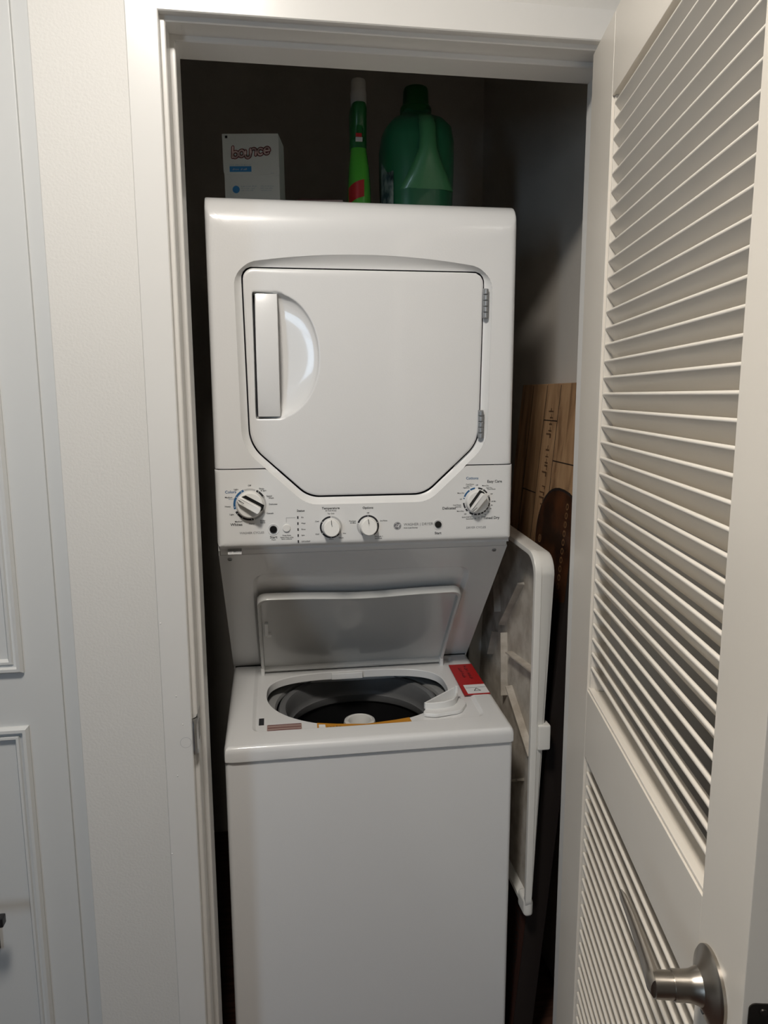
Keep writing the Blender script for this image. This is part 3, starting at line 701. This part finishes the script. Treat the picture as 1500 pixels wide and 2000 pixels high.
# bleach dispenser lip
zd0 = zdk(.29)-.0055
P = rpoly([(.438, .238), (.470, .228), (.530, .240), (.556, .282), (.530, .322), (.50, .318)], [.01, .02, .03, .03, .012, .01], 6)
def sh(P, k, z): cx, cy = .497, .275; return [(cx+(x-cx)*k, cy+(y-cy)*k, z) for x, y in P]
v, f = loops([sh(P, 1, zd0-.001), sh(P, 1, zd0+.004), sh(P, .97, zd0+.006), sh(P, .88, zd0+.0065)], True, True); bd_ = obj('bleach_dispenser', v, f, 'panelpl', wd, 40)
W_ = [(.452, .2600), (.470, .2555), (.495, .2560), (.515, .2640), (.527, .2790), (.532, .296)]
mb = MB(); L = []
for i, (x, y) in enumerate(W_):
    h = .014+.006*i/5
    p, q = W_[max(0, i-1)], W_[min(5, i+1)]; t = Vector((q[0]-p[0], q[1]-p[1])).normalized(); nx, ny = -t.y*.0018, t.x*.0018
    L.append([(x+nx, y+ny, zd0+.004), (x+nx, y+ny, zd0+h+.004), (x, y, zd0+h+.0055), (x-nx, y-ny, zd0+h+.004), (x-nx, y-ny, zd0+.004)])
v, f = openloops(L); mb.add(v, f); mb.box(.528, .535, .292, .299, zd0, zd0+.040, .002)
mb.add([(.452, .2615, zd0+.018), (.531, .297, zd0+.036), (.531, .297, zd0+.004), (.452, .2615, zd0+.004), (.4505, .2645, zd0+.018), (.529, .300, zd0+.036), (.529, .300, zd0+.004), (.4505, .2645, zd0+.004)], [(0, 1, 2, 3), (4, 5, 6, 7), (0, 1, 5, 4)])
mb.build('pour_lip', 'panelpl', bd_, 40)
# stickers on the deck
SLA = math.atan(SL)
def deckT(x, y, dz): return Matrix.Translation((x, y, zdk(y)+dz)) @ Matrix.Rotation(SLA, 4, 'X')
def patch(name, m, pts, dz, parent=wd):
    n = len(pts); return obj(name, [(x, y, zdk(y)+dz) for x, y in pts]+[(x, y, zdk(y)+dz-.0003) for x, y in pts], [tuple(range(n)), tuple(range(n, 2*n))]+[(i, (i+1) % n, n+(i+1) % n, n+i) for i in range(n)], m, parent, 0)
rs = patch('red_label', 'red', [(.556, .314), (.618, .314), (.618, .484), (.5585, .484)], .0006)
patch('label_field', 'paper', [(.566, .320), (.6175, .320), (.6175, .366), (.566, .366)], .0009, rs)
mb = MB()
T0 = deckT(.5985, .43, .0010) @ Matrix.Rotation(-pi/2, 4, 'Z')
scribble(mb, .085, .0125, T0, 2); scribble(mb, .062, .0095, deckT(.582, .43, .0010) @ Matrix.Rotation(-pi/2, 4, 'Z'), 2)
mb.add([(-.009, -.006, 0), (.009, -.006, 0), (.0, .009, 0), (-.006, -.0045, 0), (.006, -.0045, 0), (0, .006, 0)], [(0, 1, 4, 3), (1, 2, 5, 4), (2, 0, 3, 5)], deckT(.592, .338, .0012))
mb.box(-.024, .024, -.0004, .0004, 0, .0001, 0, deckT(.592, .350, .0011)); tag(mb.build('label_print', 'black', rs, 0), kind='stuff')
patch('black_mark', 'black', [(.0885, .249), (.0995, .249), (.0995, .279), (.0885, .279)], -.0050)
ml = patch('small_label', 'mauve', [(.1060, .2215), (.1790, .2215), (.1790, .247), (.1060, .247)], -.0050)
mb = MB()
for yy in (.2225, .2335, .2455):
    mb.box(-.035, .035, -.0009, .0009, 0, .0002, 0, deckT(.1425, yy, -.0048))
tag(mb.build('label_lines', 'maroon', ml, 0), kind='stuff')
al = patch('amber_label', 'amber', [(.2110, .2185), (.4140, .2185), (.4140, .2262), (.2110, .2262)] if False else [(.2110, .2180), (.4150, .2180), (.4130, .2400), (.3800, .2330), (.3170, .2245), (.2550, .2330), (.2120, .2430)], -.0050)
mb = MB(); scribble(mb, .04, .0042, deckT(.252, .2225, -.0047), 1); tag(mb.build('label_print', 'black', al, 0), kind='stuff')
patch('label_field', 'paper', [(.2150, .2195), (.2290, .2195), (.2290, .2330), (.2150, .2350)], -.0048, al)
# lid, opened back against the backsplash
LX0, LX1 = .0900, .5480
lb, lt_ = Vector((0, .5165, .860)), Vector((0, .3210, 1.100))
ld = (lt_-lb).normalized(); ll = (lt_-lb).length; ln = Vector((0, -ld.z, ld.y)); ln = ln if ln.y < 0 else -ln
def LP(x, s, h): p = lb+ld*s+ln*h; return (x, p.y, p.z)
top = []
base = rpoly([(LX0, 0), (LX1, 0), (LX1, ll), (LX0, ll)], [.003, .003, .022, .022], 10)
base = dens(base, .01)
def wave(x):
    t = (x-XC)/.11; return -.0095*math.exp(-t*t)
out = [(x, s+(wave(x) if s > ll*.9 else 0)) for x, s in base]
cL = (XC, ll*.5)
def ins(k): return [(cL[0]+(x-cL[0])*(1-k/.229), cL[1]+(s-cL[1])*(1-k/.155)) for x, s in out]
L = [[LP(x, s, -.008) for x, s in ins(.004)], [LP(x, s, -.006) for x, s in out], [LP(x, s, .009) for x, s in out], [LP(x, s, .0115) for x, s in ins(.0015)], [LP(x, s, .0115) for x, s in ins(.0055)], [LP(x, s, .010) for x, s in ins(.0075)], [LP(x, s, .0005) for x, s in ins(.0090)], [LP(x, s, 0) for x, s in ins(.012)]]
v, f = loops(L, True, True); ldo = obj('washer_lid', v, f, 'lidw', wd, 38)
mb = MB()
for x0, x1, s0, s1_ in ((.1045, .1115, .155, .205), (.1085, .1185, .150, .160)):
    P = [LP(x, s, h) for h in (0, .006) for x, s in ((x0, s0), (x1, s0), (x1, s1_), (x0, s1_))]
    mb.add(P, [(0, 1, 2, 3), (4, 5, 6, 7), (0, 1, 5, 4), (1, 2, 6, 5), (2, 3, 7, 6), (3, 0, 4, 7)])
mb.build('lid_latch', 'panelpl', ldo, 0)
for x in (LX0+.004, LX1-.004):
    MB().box(x-.0045, x+.0045, .497, .515, zdk(.505)-.012, zdk(.505)+.018, .002).build('lid_hinge', 'panelpl', ldo)

# ------------------------------------------------------------------ things on top of the dryer
def card_box():
    B = Matrix.Translation((.113, .445, ZTOP)) @ Matrix.Rotation(radians(-9), 4, 'Z') @ Matrix.Rotation(radians(0), 4, 'Y')
    root = empty('dryer_sheet_box', B.translation)
    tag(root, 'small pale blue dryer sheet carton with maroon logo standing on the dryer', 'box')
    w, d, h = .115, .085, .163
    mb = MB(); v = [(-w/2, -d/2, 0), (w/2, -d/2, 0), (w/2, d/2, 0), (-w/2, d/2, 0), (-w/2, -d/2, h-.002), (w/2, -d/2, h-.002), (w/2, d/2-.012, h-.002), (-w/2, d/2-.012, h-.002)]
    mb.add(v, [(0, 1, 2, 3), (4, 5, 6, 7), (0, 1, 5, 4), (1, 2, 6, 5), (2, 3, 7, 6), (3, 0, 4, 7)], B); mb.build('carton', 'boxw', root, 0)
    P = rpoly([(-w/2-.0015, .084), (w/2+.0005, .080), (w/2-.0005, h), (-w/2-.002, h)], [.006, .006, .001, .001], 6)
    F = B @ Matrix.Translation((0, -d/2-.0004, 0)) @ Matrix(((1, 0, 0, 0), (0, 0, -1, 0), (0, 1, 0, 0), (0, 0, 0, 1)))
    mb = MB(); mb.prism(P, .0012, F); mb.box(-w/2, w/2-.001, -d/2, d/2-.012, h-.002, h, 0, B); fl = mb.build('flap', 'boxw', root, 0)
    q = lambda x, z, o=.0014, r=0: F @ Matrix.Translation((x, z, o)) @ Matrix.Rotation(r, 4, 'Z')
    def stroke(mb, pts, w, T):
        for k in range(len(pts)-1):
            a = Vector(pts[k]); b = Vector(pts[k+1]); d = b-a
            if d.length > 1e-6:
                nn = Vector((-d.y, d.x)).normalized()*w/2
                mb.add([(*(a-nn), 0), (*(b-nn), 0), (*(b+nn), 0), (*(a+nn), 0)], [(0, 1, 2, 3)], T)
        for p in pts: mb.add(*disc(10, w/2), T @ Matrix.Translation((p[0], p[1], 0)))
    def arc(cx, cy, r, a0, a1, n=14, ry=None): return [(cx+r*cos(radians(a0+(a1-a0)*k/n)), cy+(ry or r)*sin(radians(a0+(a1-a0)*k/n))) for k in range(n+1)]
    logo = [(-.0335, -.0020, [[(-.0052, .0150), (-.0052, -.0050)], arc(.0006, 0, .0058, 0, 360)]), (-.0200, -.0005, [arc(0, 0, .0056, 0, 360, 14, .0062)]),
            (-.0068, -.0035, [[(-.0050, .0070)]+arc(0, -.0012, .0050, 180, 360)+[(.0050, .0100)]]), (.0052, .0005, [[(-.0070, -.0050)]+arc(0, .0020, .0048, 180, 0)+[(.0048, -.0060)]]),
            (.0195, .0005, [arc(0, 0, .0056, 50, 310, 14, .0062)]), (.0328, .0015, [arc(0, 0, .0056, 0, 310, 16, .0062)+[], [(-.0050, 0), (.0056, 0)]])]
    mo = MB(); mp = MB()
    for x, dz, strokes in logo:
        for z_, w_, mb_ in ((.0015, .0066, mo), (.0018, .0034, mp)):
            Tq = q(x, .1262+dz+.055*x, z_, .06) @ Matrix(((1, .12, 0, 0), (0, 1, 0, 0), (0, 0, 1, 0), (0, 0, 0, 1)))
            for st in strokes: stroke(mb_, st, w_, Tq)
    tag(mo.build('logo_outline', 'maroon', fl, 0), kind='stuff'); tag(mp.build('logo_letters', 'pinkl', fl, 0), kind='stuff')
    mb = MB(); mb.box(-.0460, -.0005, .0885, .0995, .0013, .0014, 0, F); mb.build('blue_band', 'lblue', fl, 0)
    mb = MB(); scribble(mb, .034, .004, q(-.023, .094, .0016), 2); tag(mb.build('band_print', 'boxw', fl, 0), kind='stuff')
    mb = MB(); scribble(mb, .048, .0024, q(-.046, .1025), 4, 1); scribble(mb, .008, .0024, q(.044, .0860), 1); tag(mb.build('fine_print', 'bluegrey', fl, 0), kind='stuff')
    mb = MB(); mb.box(-.0535, -.0485, .1545, .1595, .0013, .0015, 0, F); mb.build('corner_mark', 'black', fl, 0)
    mb = MB(); mb.add(*disc(24, .0075), q(-.034, .0540, .0005)); mb.build('blue_seal', 'lblue', root, 0)
    mb = MB()
    for i in range(3): scribble(mb, .036-.004*i, .0024, q(-.024, .0605-i*.0042, .0006), 3, 1); scribble(mb, .030-.003*i, .0024, q(.018, .0605-i*.0042, .0006), 3, 1)
    tag(mb.build('fine_print', 'bluegrey', root, 0), kind='stuff')
card_box()
def rlathe(prof, T, n=28, e=2.0):   # profile rows: z, half-width x, half-depth y
    L = []
    for z, a, b in prof:
        l = []
        for i in range(n):
            t = 2*pi*i/n; c, s = cos(t), sin(t); l.append(tuple(T @ Vector((a*abs(c)**(2/e)*(1 if c > 0 else -1), b*abs(s)**(2/e)*(1 if s > 0 else -1), z))))
        L.append(l)
    return loops(L, True, True)
B = Matrix.Translation((.337, .455, ZTOP))
sb = empty('spray_bottle', B.translation); tag(sb, 'slim lime green spray bottle with white nozzle and red label patch on the dryer', 'bottle')
v, f = rlathe([(0, .024, .042), (.004, .0265, .046), (.03, .0265, .047), (.075, .0250, .045), (.115, .0225, .038), (.140, .0195, .028), (.152, .0178, .020), (.158, .0170, .017)], B, 36, 2.4); bo = obj('bottle_body', v, f, 'spraygreen', sb, 60)
v, f = rlathe([(.157, .0178, .0178), (.160, .0185, .0185), (.176, .0185, .0185), (.180, .0178, .03), (.205, .0180, .040), (.236, .0180, .046), (.244, .0165, .044)], B @ Matrix.Translation((0, .008, 0)), 28, 3); obj('sprayer_head', v, f, 'spraydark', sb, 50)
mb = MB(); mb.lathe([(0, 0), (.0165, 0), (.0175, .004), (.0175, .028), (.0160, .034), (.0160, .050), (.0145, .055), (0, .056)], 28, B @ Matrix.Translation((0, -.010, .240))); nz = mb.build('nozzle', 'spraywhite', sb, 40)
mb = MB(); mb.box(-.007, .007, -.050, -.038, .165, .205, .003, B @ Matrix.Rotation(radians(-6), 4, 'X')); mb.build('trigger', 'spraydark', sb)
MB().box(-.0115, .0035, -.0475, -.043, .160, .169, .001, B).build('nozzle_tab', 'spraywhite', sb)
MB().box(-.0110, .0020, -.0475, -.043, .1692, .177, .001, B).build('nozzle_flag', 'red', sb)
# red label patch wrapped on the body front-left
L = []
for i in range(9):
    t = radians(205+75*i/8); c, s = cos(t), sin(t); l = []
    for z in (.040, .055, .075):
        zz = z+.014*i/8-.004; a, b = .0271, .0476; e_ = 2.4
        l.append(tuple(B @ Vector((a*abs(c)**(2/e_)*(-1 if c < 0 else 1), b*abs(s)**(2/e_)*(-1 if s < 0 else 1), zz))))
    L.append(l)
v, f = openloops(L); obj('label_patch', v, f, 'red', sb, 60)
# detergent jug, handle end towards the viewer
B = Matrix.Translation((.468, .475, ZTOP))
jg = empty('detergent_jug', B.translation); tag(jg, 'large dark green plastic detergent jug with a screw cap beside the spray bottle', 'jug')
v, f = rlathe([(0, .070, .098), (.005, .076, .104), (.055, .0765, .105), (.11, .0785, .105), (.17, .0790, .102), (.200, .0740, .094), (.218, .060, .074), (.230, .042, .046), (.238, .034, .034), (.246, .031, .031)], B, 48, 3.0); jb = obj('jug_body', v, f, 'jug', jg, 60)
mb = MB(); mb.lathe([(.030, .238), (.0345, .240), (.0350, .252), (.0335, .256), (.0290, .262), (.0275, .290), (.0255, .296), (0, .297)], 40, B); mb.build('cap', 'cap', jg, 40)
# grip column standing proud of the near end, flaring into the base
L = []
for z, w, y0 in ((.060, .060, -.104), (.075, .052, -.110), (.095, .041, -.115), (.118, .029, -.119), (.14, .0195, -.1215), (.165, .0175, -.120), (.19, .0175, -.1145), (.205, .0170, -.103), (.216, .0150, -.085)):
    L.append([tuple(B @ Vector((w*cos(a)+.006, y0+.016+.018*sin(a), z))) for a in [2*pi*q/20 for q in range(20)]])
v, f = loops(L, True, True); obj('grip_column', v, f, 'jughandle', jg, 60)
mb = MB(); L = []
for i in range(7):
    t = radians(182+42*i/6); c, s = cos(t), sin(t); l = []
    for z in (.02, .06, .10, .135-.01*i):
        a, b = .0795, .1062; l.append(tuple(B @ Vector((a*abs(c)**(2/3)*(-1), b*abs(s)**(2/3)*(-1), z))))
    L.append(l)
v, f = openloops(L); jl = obj('side_label', v, f, mat('worn_jug_label', (.34, .38, .34), .6, col2=(.03, .06, .07), vscale=38), jg, 60)
# thin things lying near the front edge of the dryer top
mb = MB(); P = [(.190, .292), (.285, .286), (.292, .36), (.185, .365)]
v, f = loops([[(x, y, ZTOP) for x, y in P], [(x, y, ZTOP+.009+.0015*sin(x*90)) for x, y in dens(P, 1)], [(.2375+(x-.2375)*.8, .327+(y-.327)*.8, ZTOP+.0125) for x, y in P]], True, True)
pk = obj('sachet', v, f, 'packet', None, 40); tag(pk, 'flat dark red sachet lying on the dryer between the carton and the spray bottle', 'packet')
mb = MB(); mb.box(.500, .577, .33, .43, ZTOP, ZTOP+.0165, .001); ft = mb.build('folded_leaflet', 'paper', None, 0); tag(ft, 'thin folded paper booklet lying flat on the dryer right of the jug', 'booklet')

# ------------------------------------------------------------------ carton leaning against the closet's right wall
SLN = .087; XA = .6455
cn = Vector((1, 0, -SLN)).normalized(); ca = Vector((SLN, 0, 1)).normalized()    # normal (+x), up along the carton
CTM = Matrix(((0, ca.x, -cn.x, XA), (1, 0, 0, 0), (0, ca.z, -cn.z, .0), (0, 0, 0, 1)))   # local x -> world y, local y -> up the carton, local z -> towards washer
CTX = CTM @ Matrix.Scale(-1, 4, (1, 0, 0))      # for lettering: reads correctly from the washer side
def cpt(y, t, h): return CTM @ Vector((y, t, h))
CY0, CYE, CL, CTH = .193, .613, 1.556, .045
cart = empty('flooring_carton', (XA+.03, (CY0+CYE)/2, .002))
tag(cart, 'tall wood-print flooring carton leaning against the closet wall right of the washer', 'carton')
mb = MB(); zoff = CTH*SLN
mb.box(CY0, CYE, .56, CL, -CTH, 0, .001, CTM @ Matrix.Translation((0, .004, 0))); mb.build('carton_body', 'wood', cart, 0)
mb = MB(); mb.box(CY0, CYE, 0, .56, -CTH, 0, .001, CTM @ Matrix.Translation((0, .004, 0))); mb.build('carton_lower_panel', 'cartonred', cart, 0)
mb = MB()
for y, t0, t1 in ((.352, 1.10, CL), (.437, 1.0, CL), (.53, .9, CL)): mb.box(y-.001, y+.001, t0, t1, 0, .0004, 0, CTM)
for y0, y1, t in ((CY0, .352, 1.385), (.437, .53, 1.30), (.352, .437, 1.475)): mb.box(y0, y1, t-.0012, t+.0012, 0, .0004, 0, CTM)
tag(mb.build('plank_lines', 'cartonblk', cart, 0), kind='stuff')
mb = MB(); Rt = CTX @ Matrix.Translation((-.395, 1.39, .0006)) @ Matrix.Rotation(pi/2, 4, 'Z')
scribble(mb, .27, .030, Rt, 3); tag(mb.build('print_text', mat('faded_print', (.13, .07, .035), .6), cart, 0), kind='stuff')
mb = MB(); Rt = CTX @ Matrix.Translation((-.236, .25, .0006)) @ Matrix.Rotation(pi/2, 4, 'Z')
text_mesh(mb, 'IMPACT RESISTANCE &', .042, Rt, 'CENTER', .0008); tag(mb.build('print_text', 'cartonblk', cart, 0), kind='stuff')
# printed picture of a studded leather chair back
cy, ct = .265, 1.205
P = []
for i in range(40):
    a = 2*pi*i/40; P.append((cy+.138*abs(cos(a))**.85*(1 if cos(a) > 0 else -1)*.98, ct+.118*sin(a)+.012*cos(a)))
P = [(max(y, CY0+.001), t) for y, t in P]
mb = MB(); mb.prism(P, .0008, CTM); pc = mb.build('chair_picture', mat('leather_print', (.105, .036, .014), .35, col2=(.022, .010, .006), vscale=11), cart, 0)
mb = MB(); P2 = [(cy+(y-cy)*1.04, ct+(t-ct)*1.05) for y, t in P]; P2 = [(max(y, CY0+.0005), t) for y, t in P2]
mb.prism(P2, .0005, CTM); mb.build('picture_border', 'cartonblk', pc, 0)  # slightly larger dark outline under the chair picture
mb = MB()
for i in range(11): mb.add(*disc(14, .0075, .0045), CTM @ Matrix.Translation((.238+.0022*i*0, 1.10+.0195*i, .0010)))
mb.add(*disc(16, .010, .006), CTM @ Matrix.Translation((.375, 1.20, .0010))); mb.add(*disc(16, .004), CTM @ Matrix.Translation((.375, 1.20, .0010)))
tag(mb.build('stud_print', mat('stud_print', (.19, .10, .045), .5), pc, 0), kind='stuff')
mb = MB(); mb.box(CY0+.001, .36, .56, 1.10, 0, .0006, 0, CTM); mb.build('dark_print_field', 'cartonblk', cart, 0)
mb = MB(); mb.box(CY0-.0008, CY0+.002, .003, 1.20, -CTH-.0003, .0009, 0, CTM); mb.build('end_shade_overlay', 'cartonblk', cart, 0)  # thin black overlay, paints in the shade on the carton's near end
mb = MB(); mb.box(.20, .31, CL+.004, CL+.0045, -.03, .012, 0, CTM @ Matrix.Rotation(radians(3), 4, 'Z')); mb.build('torn_flap', 'paper', cart, 0)

# ------------------------------------------------------------------ white plastic tray wedged upright between washer and carton
ty0, ty1, tz0, tz1 = .150, .66, .398, 1.232
TP = rpoly([(ty0, tz0), (ty1, tz0), (ty1, tz1), (ty0, tz1-.024)], [.03, .04, .04, .045], 10)
ctr = ((ty0+ty1)/2, (tz0+tz1)/2)
def off(k): return [(ctr[0]+(y-ctr[0])*(1-k/.255), ctr[1]+(z-ctr[1])*(1-k/.417)) for y, z in TP]
def xo(z): return .6575
def xb(z): return .676+(.706-.676)*(z-tz0)/(tz1-tz0)
tr = empty('plastic_tray', (.68, ctr[0], tz0)); tag(tr, 'white ribbed plastic tray with dirty inside standing on edge beside the washer', 'tray')
L = [[(xb(z)-.003, y, z) for y, z in off(.020)], [(xo(z)+.004, y, z) for y, z in off(.013)], [(xo(z), y, z) for y, z in off(.0115)], [(xo(z)-.0005, y, z) for y, z in off(.006)], [(xo(z), y, z) for y, z in off(.001)], [(xo(z)+.003, y, z) for y, z in off(0)],
     [(xo(z)+.013, y, z) for y, z in off(.0005)], [(xo(z)+.014, y, z) for y, z in off(.0025)], [(xb(z)-.010, y, z) for y, z in off(.005)], [(xb(z)-.003, y, z) for y, z in off(.008)], [(xb(z), y, z) for y, z in off(.016)]]
v, f = loops(L, True, False); obj('tray_shell', v, f, 'tray', tr, 35)
v, f = loops([[(xb(z)-.0032, y, z) for y, z in off(.0195)], [(xb(z)-.0036, y, z) for y, z in off(.022)]], True, False); obj('tray_inside', v, f, 'trayin', tr, 35)
for (ya, za), (yb_, zb_) in (((.33, 1.10), (.45, .965)), ((.52, 1.075), (.49, .985)), ((.385, .915), (.20, .935)), ((.370, .835), (.195, .745)), ((.43, .95), (.40, .80)), ((.50, .93), (.53, .86)), ((.25, .66), (.42, .56))):
    a = Vector((0, ya, za)); b = Vector((0, yb_, zb_)); t = (b-a).normalized(); nn = Vector((0, -t.z, t.y))*.0035
    P = [a-nn, a+nn, b+nn, b-nn]; v = [(xb(p.z)-.003, p.y, p.z) for p in P]+[(xb(p.z)-.020, p.y*1+0, p.z) for p in [a-nn*.5, a+nn*.5, b+nn*.5, b-nn*.5]]
    obj('rib', v, [(0, 1, 2, 3), (4, 5, 6, 7), (0, 1, 5, 4), (1, 2, 6, 5), (2, 3, 7, 6), (3, 0, 4, 7)], 'trayin', tr, 0)
MB().box(xb(.81)-.018, xb(.81)+.010, ty0-.003, ty0+.03, .782, .838, .004).build('tab', 'tray', tr)
MB().box(.655, .677, ty0+.002, ty0+.05, tz0-.012, tz0+.03, .009, None, 4).build('corner_foot', 'tray', tr)
